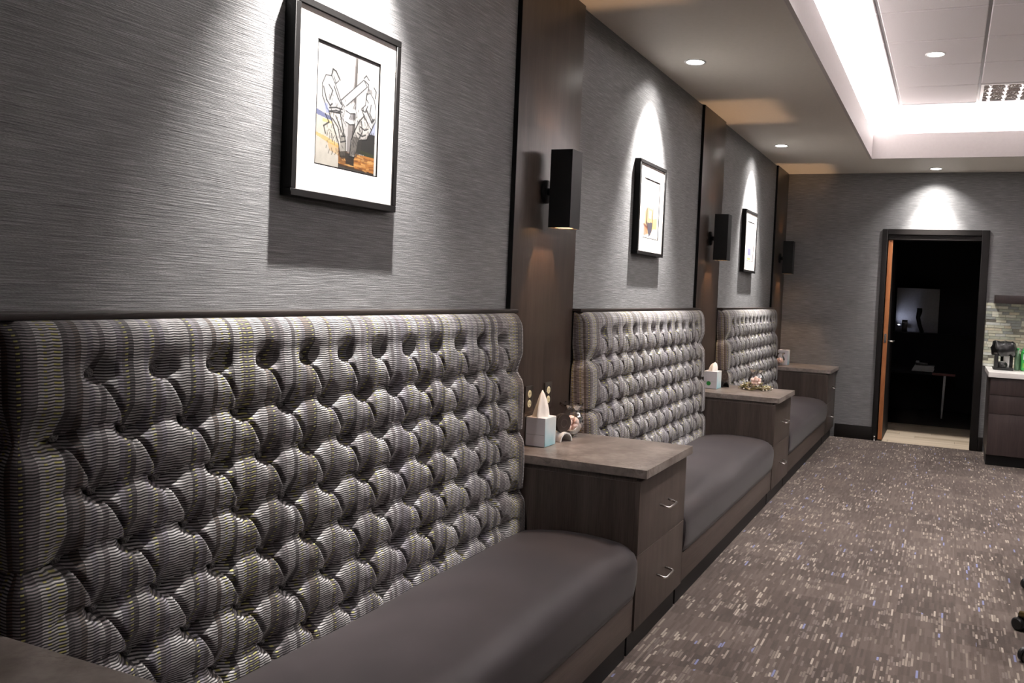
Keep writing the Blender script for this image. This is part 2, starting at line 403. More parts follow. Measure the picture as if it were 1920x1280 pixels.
# ------------------------------------------------------------------ room shell
def shell():
    struct(box('floor', 0, XR, YB, D, -.05, 0, 'carpet'), 'brown grey carpet with cream and blue dashes')
    struct(box('wall_left', -.1, 0, YB, D+.12, 0, HU+.1, 'wall'), 'dark grey grasscloth wall behind the benches')
    # back wall with door opening and the office beyond
    m = MB(); m.box(0, 1.038, D, D+.12, 0, HU+.1); m.box(1.905, XR, D, D+.12, 0, HU+.1); m.box(1.038, 1.905, D, D+.12, 2.085, HU+.1)
    struct(m.build('wall_back', 'wall'), 'dark grey grasscloth end wall around the doorway')
    struct(box('wall_right', XR, XR+.1, YB, D+.12, 0, HU+.1, 'wall'))
    struct(box('wall_front', 0, XR, YB-.1, YB, 0, HU+.1, 'wall'))
    # soffit ring, with its lip (fascia) and cove
    m = MB()
    m.box(0, TX, YB, D, H, H+.02); m.box(TX1, XR, YB, D, H, H+.02)
    m.box(TX, TX1, TY, D, H, H+.02); m.box(TX, TX1, YB, TY0, H, H+.02)
    struct(m.build('ceiling_soffit', 'soffit'), 'taupe dropped soffit around the tray ceiling')
    m = MB()
    m.box(TX-.02, TX+.0015, TY0, TY, H-.001, ZF); m.box(TX1-.0015, TX1+.02, TY0, TY, H-.001, ZF)
    m.box(TX-.02, TX1+.02, TY-.0015, TY+.02, H-.001, ZF); m.box(TX-.02, TX1+.02, TY0-.02, TY0+.0015, H-.001, ZF)
    struct(m.build('trim_1', 'fascia_paint'), 'white fascia lip of the lit tray ceiling')
    m = MB()
    m.box(CX0-.02, CX0, CY0, CY1, H+.02, HU); m.box(CX1, CX1+.02, CY0, CY1, H+.02, HU)
    m.box(CX0-.02, CX1+.02, CY1, CY1+.02, H+.02, HU); m.box(CX0-.02, CX1+.02, CY0-.02, CY0, H+.02, HU)
    struct(m.build('trim_2', 'white_paint'), 'white cove wall behind the fascia lip')
    ce = struct(box('ceiling', -.1, XR+.1, YB-.1, D+.12, HU+.02, HU+.12, 'white_paint'), 'white suspended tile ceiling in the tray')
    # tiles with bevelled (tegular) faces, hung in a T-bar grid
    S = .6155; gx = [1.1559+S*i for i in range(-1, 6)]; gx = [CX0]+[g for g in gx if CX0+.1 < g < CX1-.05]+[CX1]
    gy = [7.7933-S*i for i in range(0, 16)]; gy = [CY1]+[g for g in gy if g > CY0+.05]+[CY0]
    tm = None
    g = .010
    for i in range(len(gx)-1):
        for j in range(len(gy)-1):
            x0, x1, y0, y1 = gx[i]+g, gx[i+1]-g, gy[j+1]+g, gy[j]-g
            if 1.7 < gx[i] < 1.85 and 7.7 < gy[j] < 7.9: continue        # the louvre fixture hangs here
            full = abs(x1-x0-S+2*g) < .002 and abs(y1-y0-S+2*g) < .002
            cx, cy = (x0+x1)/2, (y0+y1)/2
            if full and tm:
                o = link('ceiling_tile', tm, None, ce, loc=(cx, cy, HU))
            else:
                o = MB().box(-(x1-x0)/2, (x1-x0)/2, -(y1-y0)/2, (y1-y0)/2, -.012, .012, .005, 1).build('ceiling_tile', 'tile', ce, loc=(cx, cy, HU))
                if full: tm = o.data
    for x in gx[1:-1]: MB().box(x-.012, x+.012, CY0, CY1, HU-.002, HU+.018).build('grid_bar', 'grid_shade', ce)
    for y in gy[1:-1]: MB().box(CX0, CX1, y-.006, y+.006, HU-.000, HU+.017).build('grid_bar', 'grid_shade', ce)
    # baseboards
    struct(box('baseboard_back', .62, .986, D-.014, D, 0, .137, 'doorframe', bev=.003), 'black baseboard left of the doorway')
    struct(box('baseboard_back_right', 1.975, 2.02, D-.014, D, 0, .137, 'doorframe', bev=.003), 'black baseboard between door and kitchen counter')
    # pilasters
    for a, b, t in ((.315, .915, 'nearest the camera'), (2.9755, 3.577, 'between first and second bench'), (5.637, 6.22, 'between second and third bench'), (8.3228, D-.001, 'in the far corner')):
        o = box('trim_3' if a < 1 else 'trim_4' if a < 4 else 'trim_5' if a < 7 else 'trim_6', .0, .02, a, b, 0, H, 'pilaster', bev=.0015)
        struct(o, 'tall dark wood wall panel '+t)
        box('painted_shade_strip', .0005, .0198, a-.003, a-.0002, .0, H-.0005, 'side_shade', o)  # black strip paints shade onto the panel's left face
shell()

# ------------------------------------------------------------------ recessed lights
def downlight(loc, label, power, core, r=.05, size=115, aim=None, group='recessed ceiling lights'):
    t = thing('recessed_light', label, 'ceiling light', loc, group=group)
    MB().lathe([(r+.012, 0), (r+.010, -.004), (r, -.004), (r-.001, -.0015)], 32).build('trim_ring', 'white_plastic', t, True)
    MB().lathe([(0, -.002), (r-.0005, -.002)], 32).build('lamp_face', 'lamp', t)
    rot = (0, 0, 0)
    if aim: rot = (Vector(aim)).to_track_quat('-Z', 'Y').to_euler()
    light('lamp_beam', 'SPOT', (0, 0, -.03), power, CANC, t, spot_size=math.radians(size), spot_blend=1., shadow_soft_size=.02 if core else .028, rot=rot)
    if core: light('lamp_core', 'SPOT', (0, 0, -.03), core, CANC, t, spot_size=math.radians(66), spot_blend=.95, shadow_soft_size=.02, rot=rot)
    return t
M['lamp'] = glow('lamp_glow', (1, .97, .93), 14.)
downlight((.245, 1.93, H), 'recessed downlight above the nearest framed picture', CAN_W, CAN_CORE, aim=(-.35, 0, -1))
downlight((.249, 4.589, H), 'round recessed downlight in the soffit above the middle picture', CAN_W, CAN_CORE, aim=(-.35, 0, -1))
downlight((.242, 7.25, H), 'round recessed downlight in the soffit above the farthest picture', CAN_W, CAN_CORE, aim=(-.35, 0, -1))
downlight((1.457, 8.645, H), 'round recessed downlight in the soffit above the doorway', CAN_W*2.2, CAN_CORE*.38, aim=(0, .30, -1))
downlight((1.4635, 6.27, HU-.012), 'round recessed downlight set in a white ceiling tile', TRAY_CAN, 0, .055)
for x, y in ((1.4635, 3.8), (3.31, 6.27), (3.31, 3.8), (3.5, 8.60)):  # unseen downlights added to light the carpet and room
    downlight((x, y, HU-.012 if y < 8 else H), 'unseen downlight added to light the room', TRAY_CAN, 0, .055, group='added lights outside the view')

def louvre_fixture():
    t = thing('ceiling_louvre', 'square fixture with crinkled mirror louvres in the tile ceiling', 'light fixture', (1.7711, 7.1778, HU-.012))
    S = .6155
    m = MB(); w = .02
    m.box(.012, S-.012, .012, .012+w, -.004, .02); m.box(.012, S-.012, S-.012-w, S-.012, -.004, .02)
    m.box(.012, .012+w, .012+w, S-.012-w, -.004, .02); m.box(S-.012-w, S-.012, .012+w, S-.012-w, -.004, .02)
    m.build('frame', 'tbar', t)
    box('back_pan', .03, S-.03, .03, S-.03, .012, .02, 'mirror', t)
    for i in range(5):
        x = .08+.114*i
        MB().prism([(x-.026, .011), (x, -.012), (x+.026, .011), (x+.01, .011)], .035, S-.035, 'y').build('louvre', 'mirror', t)
    for j in range(4):
        y = .11+.13*j
        MB().prism([(y-.022, .011), (y, -.010), (y+.022, .011)], .035, S-.035, 'x').build('cross_louvre', 'mirror', t)
louvre_fixture()

# ------------------------------------------------------------------ tufted benches
DX, DZ = .148, .1170; ROWS = [1.180-DZ*i for i in range(7)]; DEP = .050
def profile():
    """front outline of the backrest: arc position, x, z and normal, from the seat to the cap"""
    pts = []
    n = 205
    for i in range(n+1):
        z = .405+(1.215-.405)*i/n; pts.append((.148-(z-.405)*.060, z))
    x0 = pts[-1][0]
    for i in range(1, 13):
        a = PI/2*i/12; pts.append((x0-.044*(1-math.cos(a)), 1.215+.0725*math.sin(a)))
    out = []; s = .405
    for i, p in enumerate(pts):
        if i: s += math.dist(p, pts[i-1])
        a = pts[max(i-1, 0)]; b = pts[min(i+1, len(pts)-1)]
        t = Vector((b[0]-a[0], b[1]-a[1])).normalized(); out.append((s, p[0], p[1], t.y, -t.x))
    return out
PROF = profile()
def sst(a, b, x):
    t = min(1, max(0, (x-a)/(b-a))); return t*t*(3-2*t)
def tuft(y, s, fo, lo):
    """0 deep in a button pocket, about 1 on the crown of a pillow; each row of pillows laps out over the row above like scales"""
    yc = min(max(y, fo), lo); inside = 1-min(1, max(0, fo-y, y-lo)/.045)
    def scale(rows):
        for i in rows:
            f0 = fo if i % 2 else fo+DX/2
            lob = abs(math.sin(PI*(yc-f0)/DX))
            t = (ROWS[i]+.024*lob**.8*inside-s)/DZ
            if t >= 0:
                led = .46*(1-.45*lob)*(.35 if i == 0 else 1)
                per = 1. if len(rows) > 4 else 2.
                base = (1-led+led*sst(-.02, .36, t))*(1-(.14+.10*(1-lob))*sst(.42, 1.2, t/per))
                lat = lob**.5+(1-lob**.5)*sst(0, .55, t); return base*(.72+.28*lat)
        v0 = (1-.46*(1-.45*lob)*(.35 if rows[-1] == 0 else 1))*(.72+.28*lob**.5)
        return v0+(1-v0)*sst(0, .7, -t)
    h = scale((6, 5, 4, 3, 2, 1, 0))
    if inside < 1: h = h*inside+scale((5, 3, 1))*(1-inside)
    dim = 0.
    i0 = (ROWS[0]-s)/DZ
    for i in range(max(0, int(i0)-1), min(6, int(i0)+2)+1):
        dz = s-ROWS[i]
        f0 = fo if i % 2 else fo+DX/2; k = round((y-f0)/DX); k = min(max(k, 0), 12 if i % 2 else 11)
        dy = y-(f0+k*DX)
        r = math.sqrt((dy/.044)**2+(dz/((.048 if i == 0 else .056) if dz > 0 else .022))**2)
        if r < 1: dim = max(dim, (1-r)**1.35*(1+.35*r))
    # the thin folded slit runs down to the right from button to button
    zc = min(max(s, ROWS[-1]), ROWS[0])
    q = ((yc-fo)/(DX/2)-(ROWS[1]-zc)/DZ)/2
    out = max(0, s-ROWS[0])/.03
    dist = abs(q-round(q))/8.; slit = math.exp(-(dist/.0034)**2)*max(0, 1-out)*(.25+.75*inside)
    return max(0, h-.70*dim)-.26*slit*(1-dim)**2
def backrest(W, parent):
    fo = (W-12*DX)/2; lo = W-fo
    step = .0035; n = int(W/step); r = .035
    cols = []                                    # (y position, kind)
    for k in range(5): cols.append(('L', k/5.))            # side depth to the corner
    for k in range(6): cols.append(('l', PI/2*(1-k/6)))
    for k in range(n+1): cols.append(('m', r+(W-2*r)*k/n))
    for k in range(1, 7): cols.append(('r', PI/2*k/6))
    for k in range(1, 6): cols.append(('R', 1-k/5.))
    V = []; UV = []
    for kind, t in cols:
        for (s, x, z, nx, nz) in PROF:
            if kind == 'm':
                h = tuft(t, s, fo, lo); y = t; u = t
                # flutes run out towards the cap and towards the sides
                top = max(0, min(1, (s-1.21)/.085)); h = h*(1-top)+1.0*top
                d = DEP*(h-1); px, pz, py = x+nx*d, z+nz*d, y
            else:
                left = kind in 'lL'; h = tuft(0 if left else W, s, fo, lo)
                th = t if kind in 'lr' else PI/2
                h = h*(1-.3*math.sin(th))+.3*math.sin(th)*.8
                d = DEP*(h-1)*.8
                rr = r+d
                if kind in 'lr':
                    cx_ = x-r; px = cx_+rr*math.cos(th)*nx+ (d*0); pz = z+nz*d
                    yy = rr*math.sin(th); py = r-yy if left else W-r+yy
                    u = (r-r*th) if left else W-r+r*th
                else:
                    xs = x-r; px = .0205+(max(xs, .021)-.0205)*t; pz = z+nz*d
                    py = r-rr if left else W-r+rr
                    u = (r-r*PI/2-(xs-px)) if left else W-r+r*PI/2+(xs-px)
            V.append((px, py, pz)); UV.append((u, s))
    nr = len(PROF); F = []
    for i in range(len(cols)-1):
        for j in range(nr-1):
            a = i*nr+j; F.append((a, a+nr, a+nr+1, a+1))
    me = bpy.data.meshes.new('backrest'); me.from_pydata(V, [], F)
    uv = me.uv_layers.new(name='UVMap'); idx = np.empty(len(me.loops), int); me.loops.foreach_get('vertex_index', idx)
    uv.data.foreach_set('uv', np.array(UV, dtype=np.float32)[idx].ravel()); me.update()
    ob = link('backrest', me, 'fabric', parent, True)
    if not hasattr(backrest, 'button'):
        m = MB(); m.lathe([(0, .006), (.006, .0052), (.0105, .002), (.0115, -.002), (.011, -.006)], 14, axis='x')
        b0 = m.build('button', 'fabric_button', None, True); backrest.button = b0.data; bpy.data.objects.remove(b0)
    for i, zr in enumerate(ROWS):
        xs = [fo+DX*k for k in range(13)] if i % 2 else [fo+DX/2+DX*k for k in range(12)]
        for y in xs:
            x = .148-(zr-.405)*.060-DEP+.008
            link('button', backrest.button, None, ob, loc=(x, y, zr+.001))
    return ob
k_ = N('button_fabric'); M['fabric_button'] = k_.base(k_.ramp(k_.noise(k_.coord(), 500, 2), [(.4, (.03, .028, .03)), (.6, (.20, .19, .18))]), .6, .3)

def bench(y0, y1, label):
    W = y1-y0; t = thing('banquette_bench', label, 'bench', (0, y0, 0), group='tufted banquette benches')
    backrest(W, t)
    box('back_panel', .0205, .03, .02, W-.02, .1, 1.28, 'cabinet', t)
    box('cap_rail', .0005, .060, -.004, W+.004, 1.288, 1.3025, 'trimwood', t, .002)
    # seat cushion: crowned cross-section run along the bench
    prof = [(.05, .238), (.05, .405), (.07, .424), (.12, .432), (.2, .448), (.3, .460), (.4, .461), (.48, .456), (.54, .448), (.578, .434), (.604, .411), (.618, .380), (.620, .34), (.617, .29), (.609, .244), (.600, .238)]
    from mathutils import geometry
    pr = []
    for i in range(len(prof)-1):
        for q in range(2): pr.append((prof[i][0]+(prof[i+1][0]-prof[i][0])*q/2, prof[i][1]+(prof[i+1][1]-prof[i][1])*q/2))
    pr.append(prof[-1])
    ns = 48; rings = []; bm = bmesh.new(); cx, cz = .33, .33
    e0 = .004
    ys = [e0, e0+.003, e0+.01, e0+.024, e0+.05]; ys = ys+[ys[-1]+(W-2*ys[-1])*k/ns for k in range(1, ns)]+[W-y for y in ys[::-1]]
    for y in ys:
        e = min(y, W-y)-e0; s_ = 1-.055*max(0, 1-e/.05)**2.2
        sag = .003*math.sin(y*5.1)+.002*math.sin(y*11+1)
        rings.append([bm.verts.new((cx+(x-cx)*(1-(1-s_)*.35), y, cz+(z-cz)*s_+(sag if z > .42 else 0))) for x, z in pr])
    for A, B in zip(rings, rings[1:]):
        for k in range(len(pr)-1): bm.faces.new((A[k], B[k], B[k+1], A[k+1]))
        bm.faces.new((A[-1], B[-1], B[0], A[0]))
    bm.faces.new(rings[0]); bm.faces.new(rings[-1][::-1])
    mm = MB(); mm.bm.free(); mm.bm = bm; mm.build('seat_cushion', 'vinyl', t, True)
    box('base', .04, .603, .006, W-.006, .106, .236, 'cabinet_h', t, .0015)
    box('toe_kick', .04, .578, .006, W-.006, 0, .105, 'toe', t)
    return t
bench(.985, 2.968, 'nearest grey striped tufted banquette bench with mauve-brown vinyl seat')
b2 = bench(3.588, 5.628, 'middle tufted banquette bench between the two cabinets with tissue boxes')
b3 = copy_tree(b2); b3.location.y = 6.238
b3['label'] = 'farthest tufted banquette bench, next to the corner cabinet'

# ------------------------------------------------------------------ side cabinets
def cabinet(y0, y1, label):
    W = y1-y0; t = thing('side_cabinet', label, 'cabinet', (0, y0, 0), group='two-drawer side cabinets')
    box('carcass', .0205, .588, .008, W-.008, .106, .689, 'cabinet', t, .001)
    box('side_panel', .03, .6, .004, .0078, .106, .672, 'cabinet', t)
    box('countertop', .0205, .632, 0, W, .691, .7245, 'stone', t, .0015)
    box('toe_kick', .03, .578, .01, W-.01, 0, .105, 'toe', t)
    for z0, z1 in ((.106, .3905), (.394, .676)):
        d = box('drawer_front', .589, .608, .0, W-.006, z0, z1, 'cabinet', t, .001)
        box('painted_highlight', .5905, .6065, .001, W-.007, z1, z1+.0012, 'edge_highlight', d)  # lighter strip paints a highlight along the drawer's top edge
        zc = (z0+z1)/2; yc = W/2
        pts = [(.606, yc-.054, zc+.004), (.640, yc-.054, zc-.004), (.645, yc-.051, zc-.005), (.647, yc-.045, zc-.005), (.647, yc+.045, zc-.005), (.645, yc+.051, zc-.005), (.640, yc+.054, zc-.004), (.606, yc+.054, zc+.004)]
        MB().tube(pts, .0048, 8).build('handle', 'chrome', d, True)['label'] = 'bent silver wire handle'
    return t
cabinet(.33, .978, 'cabinet top at the lower left corner beside the nearest bench')
c1 = cabinet(2.972, 3.580, 'two-drawer cabinet with tissue box and glass bowl after the nearest bench')
c2 = copy_tree(c1); c2.location.y = 5.630; c2['label'] = 'two-drawer cabinet holding the wreath, between middle and farthest bench'
c3 = cabinet(8.284, D-.002, 'two-drawer cabinet in the far corner by the end wall')

# ------------------------------------------------------------------ pictures
def canvas(w, h, bg): return np.ones((h, w, 3))*np.array(bg)
def stroke(a, pts, c, wd, al=1.):
    h, w, _ = a.shape; yy, xx = np.mgrid[0:h, 0:w]; X = (xx+.5)/w; Y = (yy+.5)/h; asp = h/w
    for p, q in zip(pts, pts[1:]):
        d = np.array([q[0]-p[0], (q[1]-p[1])*asp]); L2 = max(d@d, 1e-9)
        t = np.clip(((X-p[0])*d[0]+(Y-p[1])*asp*d[1])/L2, 0, 1)
        dist = np.hypot(X-p[0]-t*d[0], (Y-p[1])*asp-t*d[1])
        m = np.clip(1.25-dist/(wd*1.45), 0, 1)[..., None]*al
        a[:] = a*(1-m)+np.array(c)*m
def poly(a, pts, c, al=1.):
    h, w, _ = a.shape; yy, xx = np.mgrid[0:h, 0:w]; X = (xx+.5)/w; Y = (yy+.5)/h; ins = np.zeros((h, w), bool)
    n = len(pts)
    for i in range(n):
        (x0, y0), (x1, y1) = pts[i], pts[(i+1) % n]
        if y0 == y1: continue
        cnd = ((y0 > Y) != (y1 > Y)) & (X < (x1-x0)*(Y-y0)/(y1-y0)+x0); ins ^= cnd
    m = ins[..., None]*al; a[:] = a*(1-m)+np.array(c)*m
def mottle(a, amt, seed, cells=24):
    r = np.random.RandomState(seed); h, w, _ = a.shape
    g = r.rand(cells+2, cells+2); yy = np.linspace(0, cells, h); xx = np.linspace(0, cells, w)
    i = yy.astype(int); j = xx.astype(int); fi = (yy-i)[:, None]; fj = (xx-j)[None]
    v = g[i][:, j]*(1-fi)*(1-fj)+g[i+1][:, j]*fi*(1-fj)+g[i][:, j+1]*(1-fi)*fj+g[i+1][:, j+1]*fi*fj
    return (v-.5)*2*amt
def art_poles():
    a = canvas(150, 190, (.56, .545, .54)); INK = (.01, .01, .012); GR = (.10, .10, .105)
    rs = np.random.RandomState(3)
    # washes: x to the right, y downwards
    poly(a, [(.0, .60), (.34, .62), (.36, 1), (0, 1)], (.72, .66, .54), .55)
    poly(a, [(.0, .555), (.12, .575), (.30, .60), (.30, .625), (.1, .61), (0, .60)], (.12, .16, .42), .7)
    poly(a, [(.10, .62), (.26, .625), (.24, .65), (.1, .645)], (.75, .55, .12), .6)
    poly(a, [(0, .745), (.16, .765), (.36, .80), (.36, .835), (.14, .80), (0, .77)], (.78, .52, .12), .7)
    poly(a, [(.18, .80), (.37, .815), (.37, .90), (.22, .87)], (.72, .42, .06), .5)
    poly(a, [(.52, .45), (.66, .40), (.60, .58), (.52, .60)], (.45, .52, .75), .45)
    poly(a, [(.86, .50), (.97, .50), (.96, .68), (.86, .66)], (.35, .42, .72), .5)
    poly(a, [(.36, .845), (.96, .845), (.96, .995), (.36, .985)], (.62, .28, .03))
    poly(a, [(.62, .66), (.96, .64), (.96, .85), (.62, .83)], (.05, .045, .04), .95)
    poly(a, [(.68, .80), (.96, .82), (.96, .85), (.62, .84)], (.10, .11, .04), .9)
    poly(a, [(.36, .96), (.96, .985), (.96, 1), (.36, 1)], (.06, .05, .04), .85)
    poly(a, [(.36, .855), (.47, .87), (.62, .85), (.62, .97), (.36, .95)], (.30, .16, .05), .7)
    for _ in range(60):
        y = rs.uniform(.86, .98); x = rs.uniform(.38, .9); stroke(a, [(x, y), (x+rs.uniform(.03, .12), y+rs.uniform(-.01, .01))], (.30, .12, .02) if rs.rand() < .5 else (.80, .50, .16), .006, .6)
    # pole, leaning slightly, darker toward its foot
    poly(a, [(.585, .02), (.635, .02), (.63, .25), (.62, .62), (.60, .90), (.49, .90), (.50, .62), (.545, .40), (.58, .22)], (.30, .27, .26), .8)
    poly(a, [(.60, .02), (.635, .02), (.625, .28), (.615, .62), (.585, .9), (.55, .9), (.575, .6)], (.10, .085, .08), .7)
    poly(a, [(.47, .86), (.62, .86), (.61, .96), (.48, .95)], (.05, .04, .035), .9)
    # crossarm being lifted
    poly(a, [(.37, .43), (.74, .185), (.80, .235), (.44, .475)], (.68, .66, .65)); stroke(a, [(.37, .43), (.74, .185), (.80, .235), (.44, .475), (.37, .43)], GR, .006); stroke(a, [(.40, .45), (.70, .255)], (.45, .44, .44), .008, .7)
    stroke(a, [(.58, .43), (.50, .55)], (.76, .74, .73), .022); stroke(a, [(.60, .42), (.52, .56)], GR, .004)
    for y in (.47, .565): stroke(a, [(.46, y+.01), (.53, y+.025), (.61, y+.012)], (.78, .77, .76), .018); stroke(a, [(.46, y+.03), (.53, y+.045), (.61, y+.032)], INK, .005)
    # left worker: hat, back, arms, belt, legs braced on the pole
    body = [(.13, .26), (.08, .34), (.09, .44), (.16, .53), (.22, .56), (.36, .53), (.40, .47), (.32, .36), (.27, .30), (.22, .25)]
    poly(a, body, (.60, .585, .58), .9); stroke(a, body+[body[0]], GR, .0055)
    leg = [(.19, .55), (.37, .54), (.42, .66), (.47, .78), (.47, .89), (.39, .90), (.36, .80), (.28, .68)]
    poly(a, leg, (.66, .62, .58), .9); stroke(a, leg+[leg[0]], INK, .006)
    poly(a, [(.38, .72), (.46, .70), (.48, .82), (.47, .89), (.39, .89)], (.30, .28, .24), .6)
    poly(a, [(.38, .86), (.50, .84), (.52, .90), (.40, .92)], (.10, .08, .06), .8)
    poly(a, [(.215, .245), (.235, .19), (.285, .20), (.345, .255), (.33, .265), (.26, .225)], (.40, .39, .38), .7); stroke(a, [(.215, .25), (.235, .19), (.285, .20), (.35, .26)], INK, .007); stroke(a, [(.25, .245), (.29, .30), (.33, .27)], GR, .005)
    for pts in ([(.10, .36), (.15, .46), (.21, .50), (.24, .48)], [(.18, .33), (.24, .37), (.20, .45)], [(.26, .33), (.33, .42), (.38, .46)], [(.20, .52), (.30, .50), (.40, .50)], [(.21, .545), (.31, .525), (.40, .525)], [(.25, .60), (.34, .66), (.38, .75)], [(.30, .57), (.36, .64), (.43, .72)], [(.40, .73), (.46, .72)], [(.39, .78), (.47, .76)], [(.14, .58), (.20, .64), (.12, .68), (.15, .74)]): stroke(a, pts, (.04, .04, .045), .0065, .95)
    poly(a, [(.12, .49), (.17, .49), (.20, .56), (.15, .57)], (.25, .32, .62), .5)
    # right worker: leaning back on the belt
    body = [(.80, .30), (.86, .28), (.93, .33), (.97, .42), (.96, .52), (.90, .60), (.82, .56), (.76, .50), (.72, .44), (.78, .40)]
    poly(a, body, (.72, .70, .69), .85); stroke(a, body+[body[0]], GR, .0055)
    leg = [(.76, .50), (.90, .60), (.82, .70), (.70, .72), (.66, .80), (.62, .88), (.54, .88), (.56, .74), (.62, .64), (.68, .56)]
    poly(a, leg, (.62, .59, .56), .9); stroke(a, leg+[leg[0]], INK, .006)
    poly(a, [(.58, .70), (.70, .70), (.64, .86), (.54, .88)], (.14, .12, .10), .75); poly(a, [(.66, .74), (.74, .70), (.72, .82), (.64, .88)], (.10, .09, .08), .8)
    stroke(a, [(.80, .44), (.90, .53), (.94, .50)], INK, .012, .8); stroke(a, [(.78, .47), (.88, .57)], (.70, .68, .67), .014)
    poly(a, [(.79, .30), (.81, .25), (.88, .25), (.90, .28), (.84, .285)], (.30, .29, .29), .8); stroke(a, [(.80, .29), (.79, .34), (.83, .37)], INK, .006)
    for pts in ([(.82, .40), (.78, .46), (.72, .45)], [(.88, .38), (.86, .46), (.93, .52)], [(.70, .60), (.78, .62), (.84, .60)], [(.66, .66), (.74, .68), (.80, .66)], [(.72, .55), (.74, .64), (.70, .70)], [(.76, .19), (.82, .21), (.83, .26)], [(.74, .17), (.78, .14), (.83, .17)], [(.92, .22), (.96, .25), (.95, .31)]): stroke(a, pts, (.04, .04, .045), .0065, .95)
    # fine crosshatch shading
    for _ in range(170):
        x, y = (rs.uniform(.16, .46), rs.uniform(.40, .88)) if rs.rand() < .5 else (rs.uniform(.58, .94), rs.uniform(.42, .84))
        stroke(a, [(x, y), (x+rs.uniform(-.02, .03), y+rs.uniform(.01, .04))], (.08, .075, .075), .0045, .6)
    poly(a, [(.965, 0), (1, 0), (1, 1), (.965, 1)], (.76, .74, .72)); 
    a = np.clip(a*(1+mottle(a, .05, 5)[..., None]), 0, 1); g_ = a.mean(2, keepdims=True); a = g_+(a-g_)*.75; return .21*(a/.62)**1.45
def art_two():
    a = canvas(60, 76, (.80, .77, .75))
    poly(a, [(.12, .55), (.30, .47), (.62, .50), (.66, .80), (.50, .95), (.2, .92), (.1, .8)], (.72, .52, .26), .7)
    poly(a, [(.62, .66), (.92, .62), (.90, .82), (.62, .84)], (.80, .66, .26), .7)
    poly(a, [(.28, .74), (.62, .72), (.58, .88), (.42, .98), (.30, .86)], (.22, .22, .30), .85)
    poly(a, [(.06, .80), (.28, .80), (.30, .95), (.06, .96)], (.74, .36, .22), .6)
    poly(a, [(.36, .52), (.52, .52), (.52, .66), (.36, .66)], (.62, .64, .72), .8)
    stroke(a, [(.24, .5), (.22, .74), (.3, .8)], (.25, .2, .18), .03, .7); stroke(a, [(.62, .46), (.60, .78)], (.3, .24, .2), .02, .7); stroke(a, [(.06, .78), (.3, .83)], (.3, .15, .12), .025, .7)
    g_ = a.mean(2, keepdims=True); a = g_+(a-g_)*.8; return .40*(a/.8)**2.1
def art_three():
    a = canvas(60, 76, (.80, .77, .76))
    stroke(a, [(.52, .42), (.46, .70)], (.50, .48, .52), .03, .6); poly(a, [(.2, .68), (.62, .68), (.66, .86), (.2, .86)], (.33, .33, .52), .7)
    poly(a, [(.18, .92), (.62, .92), (.62, .97), (.18, .97)], (.70, .62, .22), .7)
    stroke(a, [(.45, .15), (.46, .28)], (.7, .66, .65), .02, .5); stroke(a, [(.62, .17), (.62, .27)], (.7, .66, .65), .02, .5)
    g_ = a.mean(2, keepdims=True); a = g_+(a-g_)*.8; return .40*(a/.8)**2.1
def sheet(arr, y0, y1, z0, z1, x):
    h, w, _ = arr.shape
    ys = np.linspace(y0, y1, w+1); zs = np.linspace(z1, z0, h+1)
    V = [(x, y, z) for z in zs for y in ys]; F = []
    for i in range(h):
        for j in range(w):
            p = i*(w+1)+j; F.append((p, p+w+1, p+w+2, p+1))
    me = bpy.data.meshes.new('print'); me.from_pydata(V, [], F)
    at = me.color_attributes.new('ink', 'FLOAT_COLOR', 'CORNER')
    c = np.ones((h*w, 4, 4), np.float32); c[:, :, :3] = arr.reshape(-1, 1, 3); at.data.foreach_set('color', c.ravel()); me.update()
    return me
def picture(yc, label, arr):
    t = thing('framed_picture', label, 'picture', (0, yc, 1.605), group='framed pictures above the benches')
    w, h, d, f = .452, .526, .038, .020
    m = MB()
    m.box(.001, d, -w/2, w/2, 0, f, .0015, 1); m.box(.001, d, -w/2, w/2, h-f, h, .0015, 1); m.box(.001, d, -w/2, -w/2+f, f, h-f, .0015, 1); m.box(.001, d, w/2-f, w/2, f, h-f, .0015, 1)
    m.build('frame', 'black_frame', t, 'auto')
    # mat board with a window cut in it
    a0, a1, b0, b1 = -.135, .136, .096, .434
    m = MB(); x0, x1 = .027, .032
    m.box(x0, x1, -w/2+f, a0, f, h-f); m.box(x0, x1, a1, w/2-f, f, h-f); m.box(x0, x1, a0, a1, f, b0); m.box(x0, x1, a0, a1, b1, h-f)
    mt = m.build('mat_board', 'mat_board', t)
    m = MB(); e = .003
    m.box(.0295, .0318, a0, a0+e, b0, b1); m.box(.0295, .0318, a1-e, a1, b0, b1); m.box(.0295, .0318, a0+e, a1-e, b0, b0+e); m.box(.0295, .0318, a0+e, a1-e, b1-e, b1)
    m.build('inner_fillet', 'black_frame', mt)
    link('print', sheet(arr, a0+.004, a1-.004, b0+.004, b1-.004, .0292), 'print', t)
    box('backing', .0005, .0265, -w/2+.003, w/2-.003, .003, h-.003, 'black_frame', t)
picture(1.952, 'black-framed sketch of two workers strapped to a pole, nearest the camera', art_poles())
picture(4.588, 'black-framed picture of a pale orange and grey figure above the middle bench', art_two())
picture(7.185, 'black-framed pale picture with a small blue patch above the farthest bench', art_three())

